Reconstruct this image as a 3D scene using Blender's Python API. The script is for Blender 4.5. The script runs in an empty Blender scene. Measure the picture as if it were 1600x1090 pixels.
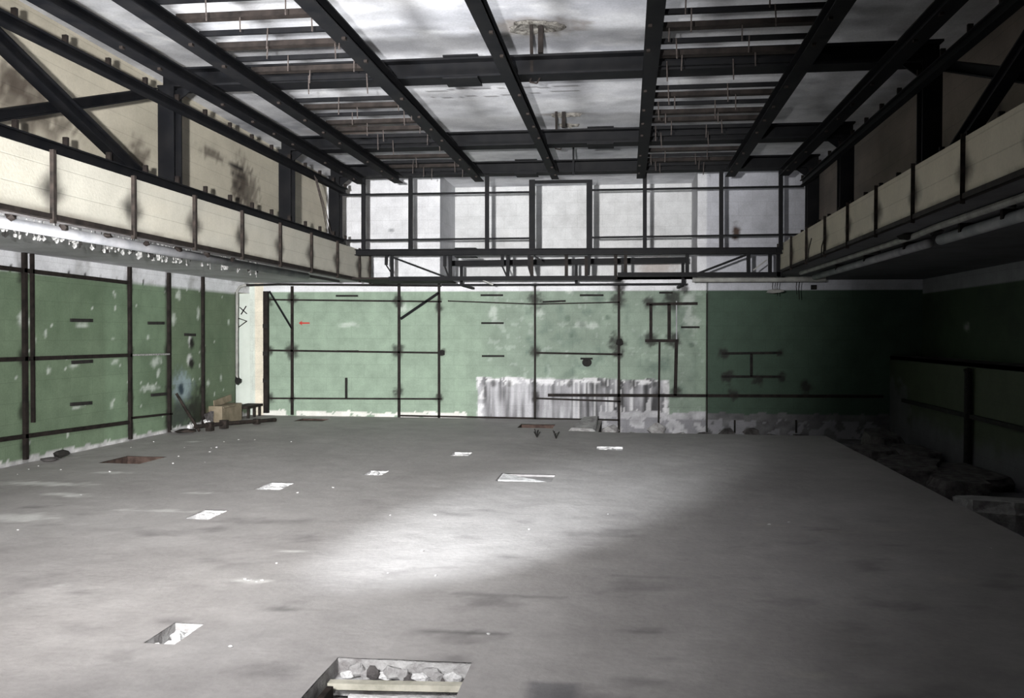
import bpy, bmesh, math, random
import numpy as np
from mathutils import Vector, Matrix
random.seed(7)
S = bpy.context.scene
COL = S.collection

# ------------------------------------------------------------------ camera
F, YAW, PIT, ROL = 1400.0, .127401, -.01711, .00235
def rotm():
    c, s = math.cos, math.sin
    a = math.pi / 2 + PIT
    Rz = np.array([[c(YAW), -s(YAW), 0], [s(YAW), c(YAW), 0], [0, 0, 1]])
    Rx = np.array([[1, 0, 0], [0, c(a), -s(a)], [0, s(a), c(a)]])
    Rr = np.array([[c(ROL), -s(ROL), 0], [s(ROL), c(ROL), 0], [0, 0, 1]])
    return Rz @ Rx @ Rr
RM = rotm()
CP = np.array([0, 0, 1.6])
def P(px, py, ax, val):
    """point where the survey line of sight through a photo pixel meets a real plane"""
    d = RM @ np.array([px - 800, -(py - 545), -F])
    return tuple(CP + (val - CP[ax]) / d[ax] * d)
cd = bpy.data.cameras.new('camera'); cam = bpy.data.objects.new('camera', cd); COL.objects.link(cam)
cd.sensor_width = 36; cd.lens = 36 * F / 1600; cd.clip_start = .05
m4 = Matrix([list(RM[i]) + [CP[i]] for i in range(3)] + [[0, 0, 0, 1]])
cam.matrix_world = m4
S.camera = cam

# ------------------------------------------------------------------ world, lamps, exposure
w = bpy.data.worlds.new('world'); S.world = w; w.use_nodes = True
w.node_tree.nodes['Background'].inputs[0].default_value = (.55, .6, .7, 1)
w.node_tree.nodes['Background'].inputs[1].default_value = .004
def spot(name, loc, target, power, deg, blend, size, col=(1, 1, 1), falloff=None):
    l = bpy.data.lights.new(name, 'SPOT'); l.energy = power; l.spot_size = math.radians(deg)
    l.spot_blend = blend; l.shadow_soft_size = size; l.color = col
    o = bpy.data.objects.new(name, l); COL.objects.link(o); o.location = loc
    o.rotation_euler = (Vector(target) - Vector(loc)).to_track_quat('-Z', 'Y').to_euler()
    if falloff:
        l.use_nodes = True; nt = l.node_tree
        fn = nt.nodes.new('ShaderNodeLightFalloff'); fn.inputs[0].default_value = falloff
        nt.links.new(fn.outputs['Linear'], nt.nodes['Emission'].inputs[1])
    return o
spot('work_lamp', (-.45, .1, 1.76), (-5.15, 16.0, 3.3), 780, 66, 1.0, .05, (1.0, .985, .97), 1.0)
spot('floor_torch', (-3.6, .6, 2.6), (-.95, 7.8, 0), 8500, 19, 1.0, .05, (.93, .97, 1.0))
spot('ceiling_fill', (-3.85, 4.3, .6), (-2.9, 8.2, 4.6), 2700, 76, 1.0, .75, (1.0, 1.0, 1.0))  # added fill aimed up from near the floor to brighten the ceiling
spot('overhead_fill', (-2.0, -1.6, 4.1), (-2.9, 5.0, 0), 3000, 66, 1.0, .5, (1.0, .98, .98))  # unseen fill added behind the camera to lift the near floor
spot('far_left_fill', (-2.4, .6, 1.7), (-4.7, 11.0, -.4), 1500, 44, 1.0, .2, (1.0, .97, .93))  # extra fill with no visible source, brightens the floor towards the far left
S.view_settings.view_transform = 'Standard'; S.view_settings.look = 'None'
S.view_settings.exposure = 0.0; S.view_settings.gamma = 1; S.view_settings.use_curve_mapping = False

# ------------------------------------------------------------------ materials
def nmat(name):
    m = bpy.data.materials.new(name); m.use_nodes = True
    return m, m.node_tree, m.node_tree.nodes['Principled BSDF']
def noise(nt, scale, detail=6, rough=.6, vec=None):
    n = nt.nodes.new('ShaderNodeTexNoise'); n.inputs['Scale'].default_value = scale
    n.inputs['Detail'].default_value = detail; n.inputs['Roughness'].default_value = rough
    if vec: nt.links.new(vec, n.inputs['Vector'])
    return n
def ramp(nt, src, stops):
    r = nt.nodes.new('ShaderNodeValToRGB'); e = r.color_ramp.elements
    for i, (p, c) in enumerate(stops):
        x = e[i] if i < 2 else e.new(p)
        x.position = p; x.color = tuple(c) + (1,) if len(c) == 3 else c
    nt.links.new(src, r.inputs[0]); return r
def bump(nt, b, src, strength, dist=.01):
    n = nt.nodes.new('ShaderNodeBump'); n.inputs['Strength'].default_value = strength
    n.inputs['Distance'].default_value = dist
    nt.links.new(src, n.inputs['Height']); nt.links.new(n.outputs[0], b.inputs['Normal']); return n
def mat(name, c1, c2, scale=8, rough=.7, metal=0, bs=.3, bd=.005, spec=.4):
    m, nt, b = nmat(name)
    tc = nt.nodes.new('ShaderNodeTexCoord')
    n = noise(nt, scale, vec=tc.outputs['Object'])
    r = ramp(nt, n.outputs[0], [(.35, c1), (.65, c2)])
    nt.links.new(r.outputs[0], b.inputs['Base Color'])
    b.inputs['Roughness'].default_value = rough; b.inputs['Metallic'].default_value = metal
    b.inputs['Specular IOR Level'].default_value = spec
    n2 = noise(nt, scale * 4, vec=tc.outputs['Object'])
    bump(nt, b, n2.outputs[0], bs, bd)
    return m
def painted(name, rough=.75, axis=None, course=(.4, .2), bs=.25, spec=.3, mottle=.25, fine=40):
    """surface whose paint and dirt are stored per vertex; noise breaks them up; optional masonry courses"""
    m, nt, b = nmat(name)
    tc = nt.nodes.new('ShaderNodeTexCoord')
    at = nt.nodes.new('ShaderNodeAttribute'); at.attribute_name = 'Paint'
    n = noise(nt, 3.0, 8, .65, tc.outputs['Object'])
    n2 = noise(nt, fine, 5, .6, tc.outputs['Object'])
    def mr(src, lo, hi):
        q = nt.nodes.new('ShaderNodeMapRange'); nt.links.new(src, q.inputs[0])
        q.inputs[1].default_value = .3; q.inputs[2].default_value = .7
        q.inputs[3].default_value = lo; q.inputs[4].default_value = hi; return q.outputs[0]
    def mulc(c, f):
        x = nt.nodes.new('ShaderNodeVectorMath'); x.operation = 'SCALE'
        nt.links.new(c, x.inputs[0]); nt.links.new(f, x.inputs['Scale']); return x.outputs[0]
    c = mulc(at.outputs['Color'], mr(n.outputs[0], 1 - mottle, 1 + mottle * .5))
    c = mulc(c, mr(n2.outputs[0], 1 - mottle * .5, 1 + mottle * .4))
    h = n2.outputs[0]
    if axis is not None:
        sp = nt.nodes.new('ShaderNodeSeparateXYZ'); nt.links.new(tc.outputs['Object'], sp.inputs[0])
        cb = nt.nodes.new('ShaderNodeCombineXYZ')
        nt.links.new(sp.outputs[axis], cb.inputs[0]); nt.links.new(sp.outputs[2], cb.inputs[1])
        br = nt.nodes.new('ShaderNodeTexBrick'); nt.links.new(cb.outputs[0], br.inputs['Vector'])
        br.inputs['Color1'].default_value = (1, 1, 1, 1); br.inputs['Color2'].default_value = (.96, .96, .96, 1)
        br.inputs['Mortar'].default_value = (.84, .84, .84, 1)
        br.inputs['Scale'].default_value = 1; br.inputs['Mortar Size'].default_value = .006
        br.inputs['Mortar Smooth'].default_value = .7
        br.inputs['Brick Width'].default_value = course[0]; br.inputs['Row Height'].default_value = course[1]
        x = nt.nodes.new('ShaderNodeVectorMath'); x.operation = 'MULTIPLY'
        nt.links.new(c, x.inputs[0]); nt.links.new(br.outputs['Color'], x.inputs[1]); c = x.outputs[0]
        a = nt.nodes.new('ShaderNodeMath'); a.operation = 'MULTIPLY_ADD'
        nt.links.new(br.outputs['Fac'], a.inputs[0]); a.inputs[1].default_value = -.6
        nt.links.new(n2.outputs[0], a.inputs[2]); h = a.outputs[0]
    nt.links.new(c, b.inputs['Base Color'])
    b.inputs['Roughness'].default_value = rough; b.inputs['Specular IOR Level'].default_value = spec
    bump(nt, b, h, bs, .006)
    return m
M_STEEL = mat('black_steel', (.004, .0045, .006), (.009, .009, .010), 5, .6, 0, .25, .003, .12)
M_RUSTK = mat('brown_black_steel', (.009, .0075, .007), (.024, .019, .017), 9, .7, 0, .5, .004, .15)
M_RUST = mat('rusty_iron', (.012, .0105, .0095), (.038, .030, .026), 14, .8, 0, .6, .004, .15)
M_WHITE = mat('white_enamel', (.26, .27, .29), (.42, .42, .44), 4, .6, 0, .1, .002, .2)
M_GREYM = mat('grey_sheet', (.2, .2, .19), (.36, .36, .34), 6, .6, 0, .3)
M_FLAKE = mat('paint_flake', (.12, .12, .12), (.45, .45, .44), 40, .8, spec=.1)
M_DARK = mat('soot_black', (.006, .006, .006), (.02, .018, .016), 12, .9)
M_CONC = mat('broken_concrete', (.22, .21, .21), (.5, .5, .5), 9, .9, 0, .8, .02)
M_PLAS = mat('white_plaster', (.5, .5, .5), (.92, .92, .93), 14, .9, 0, .8, .02)
M_DIRT = mat('dark_rubble', (.05, .045, .045), (.16, .15, .15), 7, .95, 0, .9, .03)
M_WOOD = mat('pale_timber', (.35, .34, .28), (.55, .53, .45), 10, .8, 0, .4)
M_CARD = mat('cardboard', (.15, .125, .085), (.25, .21, .15), 6, .85, 0, .4)
M_RED = mat('red_paint', (.4, .02, .015), (.5, .04, .03), 9, .7)
M_PIT = mat('pit_brown', (.03, .018, .014), (.09, .06, .05), 9, .9, 0, .6)
M_WIRE = mat('grey_wire', (.04, .033, .03), (.10, .085, .08), 20, .7, spec=.2)
M_FLG = mat('floor_grey', (.22, .21, .21), (.34, .33, .33), 7, .8)
PW_FAR = painted('far_wall_paint', .7, 0, (.5, .25), .2, mottle=.2)
PW_SIDE = painted('side_wall_paint', .6, 1, (.5, .25), .2, mottle=.2)
PW_CREAM = painted('cream_masonry', .8, 1, (60, .19), .35, mottle=.12)
PW_PLAIN = painted('plain_plaster', .85, None, bs=.3, mottle=.22)
PW_FLOOR = painted('dusty_concrete', .62, None, bs=.5, spec=.35, mottle=.14, fine=22)

# ------------------------------------------------------------------ mesh helpers
def link(name, verts, faces, m, parent=None, loc=None, smooth=False):
    v = np.array(verts, float)
    if loc is None:
        loc = ((v.min(0) + v.max(0)) / 2)
        if parent is None: loc[2] = v[:, 2].min()
    loc = np.array(loc, float)
    me = bpy.data.meshes.new(name); me.from_pydata((v - loc).tolist(), [], faces); me.update()
    bm = bmesh.new(); bm.from_mesh(me); bmesh.ops.recalc_face_normals(bm, faces=bm.faces); bm.to_mesh(me); bm.free()
    if smooth: me.shade_smooth()
    if m: me.materials.append(m)
    o = bpy.data.objects.new(name, me); COL.objects.link(o)
    if parent:
        o.parent = parent
        pl = Vector(parent['_w']); o.location = Vector(loc.tolist()) - pl
    else: o.location = loc.tolist()
    o['_w'] = loc.tolist()
    return o
def empty(name, loc, label, cat, group=None):
    o = bpy.data.objects.new(name, None); COL.objects.link(o); o.location = loc; o['_w'] = list(loc)
    o.empty_display_size = .1
    return tag(o, label, cat, group)
def tag(o, label=None, cat=None, group=None, kind=None):
    if label: o['label'] = label
    if cat: o['category'] = cat
    if group: o['group'] = group
    if kind: o['kind'] = kind
    return o
class MB:
    def __init__(s): s.v = []; s.f = []
    def add(s, v, f):
        k = len(s.v); s.v += [tuple(map(float, q)) for q in v]; s.f += [tuple(i + k for i in g) for g in f]; return s
    def box(s, x0, x1, y0, y1, z0, z1):
        v = [(x, y, z) for x in (x0, x1) for y in (y0, y1) for z in (z0, z1)]
        return s.add(v, [(0, 1, 3, 2), (4, 6, 7, 5), (0, 4, 5, 1), (2, 3, 7, 6), (0, 2, 6, 4), (1, 5, 7, 3)])
    def prism(s, a, b, prof, up=(0, 0, 1)):
        a = np.array(a, float); b = np.array(b, float); d = b - a; d /= np.linalg.norm(d)
        up = np.array(up, float); u = np.cross(d, up)
        if np.linalg.norm(u) < 1e-4: u = np.cross(d, (0, 1, 0))
        u /= np.linalg.norm(u); v = np.cross(u, d); n = len(prof)
        vs = [e + u * p[0] + v * p[1] for e in (a, b) for p in prof]
        fs = [tuple(range(n)), tuple(range(2 * n - 1, n - 1, -1))] + [(i, i + n, (i + 1) % n + n, (i + 1) % n) for i in range(n)]
        return s.add(vs, fs)
    def ibeam(s, a, b, w, h, t=None, up=(0, 0, 1)):
        t = t or min(w, h) * .14; W = w / 2; H = h / 2; k = t / 2
        return s.prism(a, b, [(-W, -H), (W, -H), (W, -H + t), (k, -H + t), (k, H - t), (W, H - t), (W, H), (-W, H), (-W, H - t), (-k, H - t), (-k, -H + t), (-W, -H + t)], up)
    def angle(s, a, b, w, h, t=.008, up=(0, 0, 1)):
        W = w / 2; H = h / 2
        return s.prism(a, b, [(-W, -H), (W, -H), (W, -H + t), (-W + t, -H + t), (-W + t, H), (-W, H)], up)
    def bar(s, a, b, w, h=None, up=(0, 0, 1)):
        W = w / 2; H = (h or w) / 2
        return s.prism(a, b, [(-W, -H), (W, -H), (W, H), (-W, H)], up)
    def tube(s, pts, r, n=8):
        for a, b in zip(pts[:-1], pts[1:]):
            s.prism(a, b, [(r * math.cos(2 * math.pi * i / n), r * math.sin(2 * math.pi * i / n)) for i in range(n)])
        return s
    def rock(s, c, sx, sy, sz, seed=0, n=10):
        rnd = random.Random(seed)
        bm = bmesh.new()
        for i in range(n + 6):
            u, v = rnd.uniform(0, 6.283), math.acos(rnd.uniform(-1, 1))
            k = rnd.uniform(.8, 1)
            bm.verts.new((c[0] + sx * k * math.cos(u) * math.sin(v), c[1] + sy * k * math.sin(u) * math.sin(v), c[2] + sz * (.5 + .5 * k * math.cos(v))))
        r = bmesh.ops.convex_hull(bm, input=bm.verts)
        bmesh.ops.delete(bm, geom=[g for g in r['geom_interior'] if isinstance(g, bmesh.types.BMVert)], context='VERTS')
        bm.verts.index_update()
        s.add([v.co[:] for v in bm.verts], [[v.index for v in f.verts] for f in bm.faces]); bm.free(); return s
    def put(s, name, m, parent=None, smooth=False, loc=None): return link(name, s.v, s.f, m, parent, loc, smooth)

# value noise for painting stains and paint wear
_rs = np.random.RandomState(3); _T = _rs.rand(256, 256)
def vn(x, y):
    xi = np.floor(x).astype(int); yi = np.floor(y).astype(int); fx = x - xi; fy = y - yi
    fx = fx * fx * (3 - 2 * fx); fy = fy * fy * (3 - 2 * fy)
    g = lambda i, j: _T[i % 256, j % 256]
    return (g(xi, yi) * (1 - fx) + g(xi + 1, yi) * fx) * (1 - fy) + (g(xi, yi + 1) * (1 - fx) + g(xi + 1, yi + 1) * fx) * fy
def fbm(x, y, o=5):
    r = 0; a = .5
    for i in range(o): r = r + a * vn(x * 2 ** i + 17 * i, y * 2 ** i + 31 * i); a *= .5
    return r / (1 - .5 ** o)
def sst(a, b, x): t = np.clip((x - a) / (b - a), 0, 1); return t * t * (3 - 2 * t)
class Paint:
    def __init__(s, u, v, base): s.u = u; s.v = v; s.c = np.empty(u.shape + (3,)); s.c[:] = base
    def mix(s, col, k): k = np.clip(k, 0, 1)[..., None]; s.c = s.c * (1 - k) + np.array(col) * k
    def box(s, u0, u1, v0, v1, soft=.02, wob=.05, sc=6):
        n = (fbm(s.u * sc, s.v * sc) - .5) * wob * 2; n2 = (fbm(s.u * sc + 50, s.v * sc + 9) - .5) * wob * 2
        return sst(u0 - soft, u0 + soft, s.u + n) * (1 - sst(u1 - soft, u1 + soft, s.u + n)) * sst(v0 - soft, v0 + soft, s.v + n2) * (1 - sst(v1 - soft, v1 + soft, s.v + n2))
    def blob(s, u, v, ru, rv, wob=.6):
        d = np.sqrt(((s.u - u) / ru) ** 2 + ((s.v - v) / rv) ** 2) + (fbm(s.u * 14, s.v * 14) - .5) * wob * 1.4
        return 1 - sst(.35, 1.05, d)
def lines(a, b, step, cuts=()):
    n = max(1, int(round((b - a) / step)))
    xs = list(np.linspace(a, b, n + 1))
    for c in cuts:
        i = min(range(len(xs)), key=lambda k: abs(xs[k] - c))
        if 0 < i < len(xs) - 1 and abs(xs[i] - c) < step * .5: xs[i] = c
        elif a < c < b: xs.append(c)
    return np.array(sorted(set(xs)))
def sheet(name, us, vs, place, painter, m, holes=(), parent=None):
    """gridded surface; place(U,V)->XYZ, painter(Paint) fills the paint attribute, holes are u0,u1,v0,v1 cut out"""
    U, V = np.meshgrid(us, vs, indexing='ij'); pos = np.stack(np.broadcast_arrays(*place(U, V)), -1).reshape(-1, 3)
    p = Paint(U, V, (.5, .5, .5)); painter(p)
    nu, nv = len(us), len(vs)
    i, j = np.meshgrid(np.arange(nu - 1), np.arange(nv - 1), indexing='ij')
    cu = (us[:-1] + us[1:]) / 2; cv = (vs[:-1] + vs[1:]) / 2
    keep = np.ones((nu - 1, nv - 1), bool)
    for (a, b, c, d) in holes: keep &= ~((cu[:, None] > a) & (cu[:, None] < b) & (cv[None, :] > c) & (cv[None, :] < d))
    i = i[keep]; j = j[keep]
    f = np.stack([i * nv + j, (i + 1) * nv + j, (i + 1) * nv + j + 1, i * nv + j + 1], -1)
    me = bpy.data.meshes.new(name)
    loc = np.array(parent['_w']) if parent else np.zeros(3)
    me.from_pydata((pos - loc).tolist(), [], f.tolist())
    at = me.color_attributes.new('Paint', 'FLOAT_COLOR', 'POINT')
    at.data.foreach_set('color', np.concatenate([np.clip(p.c, 0.003, .95), np.ones(U.shape + (1,))], -1).reshape(-1).astype(np.float32))
    me.materials.append(m); me.update()
    o = bpy.data.objects.new(name, me); COL.objects.link(o); o['_w'] = loc.tolist()
    if parent: o.parent = parent
    return o

# ------------------------------------------------------------------ dimensions (metres)
YF, YB = 16.7, 18.2          # far wall, back of its upper recess
ZC = 4.6                     # ceiling
XL, XR = -7.3, 5.2           # side walls
RX0, RX1 = -3.52, 1.27       # recess
WHITE = (.74, .75, .78); CREAM = (.56, .53, .44); SOOT = (.012, .010, .009)
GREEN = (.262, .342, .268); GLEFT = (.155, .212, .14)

# ------------------------------------------------------------------ setting: far wall
def fpt(px, py): q = P(px, py, 1, YF); return q[0], q[2]
def paint_far(p):
    u, v = p.u, p.v
    p.c[:] = WHITE
    p.mix((.6, .6, .62), (fbm(u * 1.5, v * 1.5) - .45) * 1.2)
    green = v < 2.41
    g = np.zeros_like(p.c); g[:] = GREEN
    k = fbm(u * 1.1 + 4, v * 1.3)[..., None]
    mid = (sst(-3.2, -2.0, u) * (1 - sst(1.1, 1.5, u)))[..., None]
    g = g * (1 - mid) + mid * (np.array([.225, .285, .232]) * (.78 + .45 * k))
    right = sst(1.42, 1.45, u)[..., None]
    g = g * (1 - right) + right * np.array([.05, .085, .06])  # shade right of the seam put into the wall's green
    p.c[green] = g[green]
    wr = right[..., 0] * (v >= 2.41); p.mix((.52, .53, .58), wr)  # white area above carries the same shade in its colour
    # blotches, scrapes
    sp = (fbm(u * 9, v * 9, 4) > .70) & green & (u > -2.6) & (u < 1.4)
    p.mix((.5, .56, .52), sp * .25)
    p.mix((.12, .17, .14), ((fbm(u * 4 + 30, v * 4, 5) - .56) * 3) * green * mid[..., 0] * (u > -1.9))
    for px, py, ru, rv in [(545, 507, .32, .07), (632, 482, .16, .16), (915, 508, .3, .1), (845, 490, .15, .12), (890, 455, .1, .05), (1080, 500, .2, .3), (1075, 470, .2, .15), (770, 490, .12, .2)]:
        a, b = fpt(px, py); p.mix((.68, .72, .69), p.blob(a, b, ru * .8, rv * .8, 1.1) * .4)
    for px, py, ru in [(888, 497, .1), (949, 496, .1), (910, 508, .14), (893, 525, .08), (1080, 538, .1)]:
        a, b = fpt(px, py); p.mix((.08, .12, .09), p.blob(a, b, ru * .6, ru * .6, 1) * .6)
    # bare patch where the cladding came off
    a0, b1 = fpt(745, 590); a1, b0 = fpt(1046, 655)
    k = p.box(a0, a1, -.1, b1, .015, .05, 5)
    st = fbm(u * 14, v * 1.1 + 3, 4)
    tone = np.clip(.30 + .55 * (st - .42) * 1.6 - .05 - .16 * sst(-1.6, -.2, u), .05, .5)
    c = np.stack([tone, tone, tone * 1.06], -1)
    p.c = p.c * (1 - k[..., None]) + c * k[..., None]
    edge = k * (1 - p.box(a0 + .1, a1 - .1, -.2, b1 - .1, .03, .1, 7))
    p.mix((.8, .8, .82), edge * (fbm(u * 12, v * 12) > .47) * .8)
    drips = (fbm(u * 26, v * .7, 2) > .62) * k * (u > -1.0)
    p.mix((.78, .78, .8), drips * .6)
    for px in (771, 796, 835, 890, 943, 989, 1022):
        a, b = fpt(px, 599); p.mix((.05, .05, .05), p.blob(a, b, .07, .09) * .8)
    # broken skirting line
    hw = .10 + .09 * (fbm(u * 3, v * 0 + 2) - .5) + .05 * (fbm(u * 16, u * 0 + 7) - .5)
    sk = (v < hw) * (u < -3.0); p.mix((.72, .72, .68), sk * (fbm(u * 8, v * 8) > .3))
    hw2 = .16 + .1 * (fbm(u * 5, v * 0 + 12) - .5)
    low = (v < hw2) * (u > -.5)
    cc = .18 + .5 * fbm(u * 6, v * 9); p.c = np.where(low[..., None], np.stack([cc, cc, cc * 1.05], -1) * np.where(u > 1.45, .3, 1)[..., None], p.c)  # skirting right of the seam dimmed in colour to match that shade
    p.mix((.25, .25, .27), ((v < hw2 - .12) * (u > -.5)) * (fbm(u * 5, v * 5) > .5))
    # cream end strip and wall seam
    p.mix((.72, .67, .56), (u < -7.01) * 1.0); p.mix((.6, .65, .6), (u < -7.2) * 1.0)
    p.mix(SOOT, (np.abs(u - 1.44) < .016) * (v < 2.6) * .85)
    # scorch marks round the welded nodes
    for px, py, r in [(456, 466, .12), (623, 470, .15), (686, 470, .08), (456, 547, .17), (623, 548, .15), (690, 551, .10), (686, 480, .1), (836, 468, .18), (836, 551, .13), (967, 468, .2), (965, 535, .2), (965, 552, .12),
                      (1015, 472, .15), (1050, 468, .2), (1052, 530, .16), (1018, 530, .14), (456, 622, .08), (623, 612, .13), (686, 620, .1), (836, 620, .1), (968, 626, .1), (421, 548, .1), (421, 470, .1), (421, 620, .12),
                      (1130, 553, .12), (1220, 551, .08), (1137, 590, .14), (1185, 594, .12), (1222, 590, .1), (1146, 616, .12), (1258, 606, .14), (1057, 612, .12), (968, 445, .15), (836, 445, .06), (1068, 450, .12), (1150, 360, .06)]:
        a, b = fpt(px, py); p.mix(SOOT, p.blob(a, b, r, r * 1.15, .8) * .85)
    for px, r in ((1150, .1),):
        a, b = fpt(px, 365); p.mix((.08, .05, .04), p.blob(a, b, .1, .2))
    p.mix((.09, .1, .11), p.blob(*fpt(620, 395), .04, .03)); p.mix((.09, .1, .11), p.blob(*fpt(612, 360), .07, .05) * .6)
us = lines(XL, XR, .03, (RX0, RX1, -7.01, -.45)); vs = lines(-.4, ZC, .03, (2.68, 2.41, 0))
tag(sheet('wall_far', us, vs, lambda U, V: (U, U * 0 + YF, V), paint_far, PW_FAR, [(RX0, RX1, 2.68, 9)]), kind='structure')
def paint_rec(p):
    p.c[:] = (.66, .67, .68); p.mix((.5, .5, .5), (fbm(p.u * 1.2, p.v * 1.2) - .5) * 1.5)
    p.mix((.3, .22, .18), p.blob(.6, 2.95, .5, .3) * .5)
rec = [(lambda U, V: (U, U * 0 + YB, V), (RX0, RX1), (2.68, ZC)), ]
tag(sheet('wall_recess_back', lines(RX0, RX1, .06), lines(2.68, ZC, .06), lambda U, V: (U, U * 0 + YB, V), paint_rec, PW_FAR), kind='structure')
tag(sheet('wall_recess_left', lines(YF, YB, .06), lines(2.68, ZC, .06), lambda U, V: (U * 0 + RX0, U, V), lambda p: (p.c.__setitem__(slice(None), (.45, .46, .48)), p.mix((.05, .05, .05), p.blob(17.6, 3.1, .2, .25))), PW_SIDE), kind='structure')
tag(sheet('wall_recess_right', lines(YF, YB, .06), lines(2.68, ZC, .06), lambda U, V: (U * 0 + RX1, U, V), lambda p: p.c.__setitem__(slice(None), (.5, .5, .52)), PW_SIDE), kind='structure')
tag(MB().box(RX0, RX1, YF, YB, 2.6, 2.68).put('trim_1', M_CONC), kind='structure')

# ------------------------------------------------------------------ left wall, its opening, gallery
def lpt(px, py): q = P(px, py, 0, XL); return q[1], q[2]
OP0, OPZ0, OPZ1 = 16.03, .2, 2.37
def paint_left(p):
    u, v = p.u, p.v
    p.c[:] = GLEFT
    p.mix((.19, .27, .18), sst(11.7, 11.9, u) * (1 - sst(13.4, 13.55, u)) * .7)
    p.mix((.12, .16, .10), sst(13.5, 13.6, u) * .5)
    p.mix((.115, .165, .105), (fbm(u * 1.3, v * 1.5) - .42) * 2.2)
    chips = (fbm(u * 16, v * 16, 3) > .84); p.mix((.62, .66, .62), chips * .8)
    for px, py, ru, rv in [(71, 520, .04, .07), (56, 532, .03, .06), (75, 578, .05, .06), (116, 572, .12, .05), (127, 508, .14, .05), (180, 461, .04, .05), (176, 528, .05, .04), (175, 630, .03, .12), (245, 565, .16, .12), (247, 582, .06, .12), (235, 606, .3, .08), (231, 527, .05, .04), (120, 636, .15, .04), (180, 565, .1, .05), (277, 460, .12, .12), (297, 535, .06, .12), (272, 500, .1, .15), (318, 605, .07, .08), (345, 590, .05, .12), (325, 597, .06, .1), (357, 503, .04, .07), (310, 490, .06, .15), (37, 500, .1, .2)]:
        a, b = lpt(px, py); p.mix((.6, .65, .6), p.blob(a, b, ru * 1.1, rv * .8, 1.0) * .75)
    a, b = lpt(285, 605); p.mix((.32, .4, .45), p.blob(a, b, .45, .35) * .75)
    a, b = lpt(283, 608); p.mix((.03, .05, .07), p.blob(a, b, .12, .14))
    a, b = lpt(285, 645); p.mix((.04, .045, .045), p.blob(a, b, .6, .3) * .8)
    a, b = lpt(308, 640); p.mix(SOOT, p.blob(a, b, .45, .5) * .8)
    for px, py, ru, rv in [(298, 566, .13, .12), (298, 535, .1, .14)]:
        a, b = lpt(px, py); p.mix((.7, .72, .7), p.blob(a - .03, b + .03, ru * .9, rv)); p.mix(SOOT, p.blob(a + .03, b - .02, ru, rv))
    a, b = lpt(345, 640); p.mix((.3, .24, .14), p.blob(a, b, .8, .12) * .6)
    white = v > 2.31; p.c[white] = (.72, .73, .76)
    p.mix((.3, .3, .3), ((fbm(u * 3, v * 3) - .55) * 4) * white)
    base = v < .07 + .05 * (fbm(u * 7, u * 0) - .5) + .05 * (fbm(u * 2, u * 0 + 3) - .5)
    k = fbm(u * 9, v * 12); p.c = np.where(base[..., None], np.stack([.25 + .7 * k] * 3, -1) * .9, p.c)
    for Y in (10.1, 12.45, 13.55, 14.75):
        for z in (.65, 1.3, 2.3, .2): p.mix(SOOT, p.blob(Y, z, .13, .2) * .8)
        p.mix((.03, .03, .025), (np.abs(u - Y) < .05) * .5)
    for i, Y in enumerate(np.arange(9.5, 13.5, .37)): p.mix(SOOT, p.blob(Y, 2.38, .02, .05, .2))
us = lines(-4, YF, .04, (OP0, 13.6)); vs = lines(0, 2.57, .035, (OPZ0, OPZ1, 2.31))
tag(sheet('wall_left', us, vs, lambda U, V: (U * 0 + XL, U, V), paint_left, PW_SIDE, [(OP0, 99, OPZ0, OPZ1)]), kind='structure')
# opening beyond the left wall
def pale(p): p.c[:] = (.50, .62, .53); p.mix((.62, .66, .6), (fbm(p.u * 3, p.v * 1) - .4)); p.mix((.3, .3, .3), p.box(15.8, 18.2, .1, .26, .02, .05))
tag(sheet('wall_left_niche', lines(15.6, YF + .0, .05), lines(.15, 2.5, .05), lambda U, V: (U * 0 - 7.62, U, V), pale, PW_SIDE), kind='structure')
tag(MB().box(-7.62, XL - .006, 15.6, YF, .1, OPZ0).put('trim_2', M_CONC), kind='structure')
tag(MB().box(-7.62, XL - .006, 15.6, YF, OPZ1, 2.45).put('trim_3', M_WOOD), kind='structure')
tag(MB().box(-7.62, XL, YF, YF + .05, .1, 2.5).put('trim_4', mat('pale_green_plaster', (.56, .61, .56), (.64, .69, .64), 3, .8)), kind='structure')

# upper cream wall on the left, dark gallery slab and soffit
XU = lambda Y: -5.42 - .03 * (Y - 6)
def cream_up(p):
    u, v = p.u, p.v
    p.c[:] = (.52, .48, .39); p.mix((.30, .27, .21), (fbm(u * .9, v * 2) - .45) * 2)
    p.mix((.50, .47, .38), sst(2.9, 3.6, v) * sst(8.9, 9.6, u) * .4)
    for px, py, ru, rv in [(375, 285, .35, .5), (390, 300, .5, .45), (30, 165, .9, .35), (10, 130, .5, .2), (205, 245, .3, .25), (330, 240, .5, .1)]:
        q = P(px, py, 0, -5.6); p.mix((.06, .045, .035), p.blob(q[1], q[2], ru, rv, .9) * .75)
    q = P(372, 262, 0, -5.6)
    for k in range(3): p.mix(SOOT, p.blob(q[1], q[2] - .13 * k, .45, .035, .5))
tag(sheet('wall_left_upper', lines(-4, YF, .06), lines(2.99, ZC, .06), lambda U, V: (XU(U), U, V), cream_up, PW_CREAM), kind='structure')
def soffit(p): p.c[:] = (.55, .55, .57); p.mix((.3, .3, .3), (fbm(p.u * 1.5, p.v * 1.5) - .4) * 1.5)
tag(sheet('ceiling_gallery_left', lines(XL, -4.44, .1), lines(-4, YF, .1), lambda U, V: (U, V, U * 0 + 2.57), soffit, PW_PLAIN), kind='structure')
tag(MB().box(-5.9, -4.48, -4, 14.9, 2.62, 2.95).put('trim_5', M_CONC), kind='structure')

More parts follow.
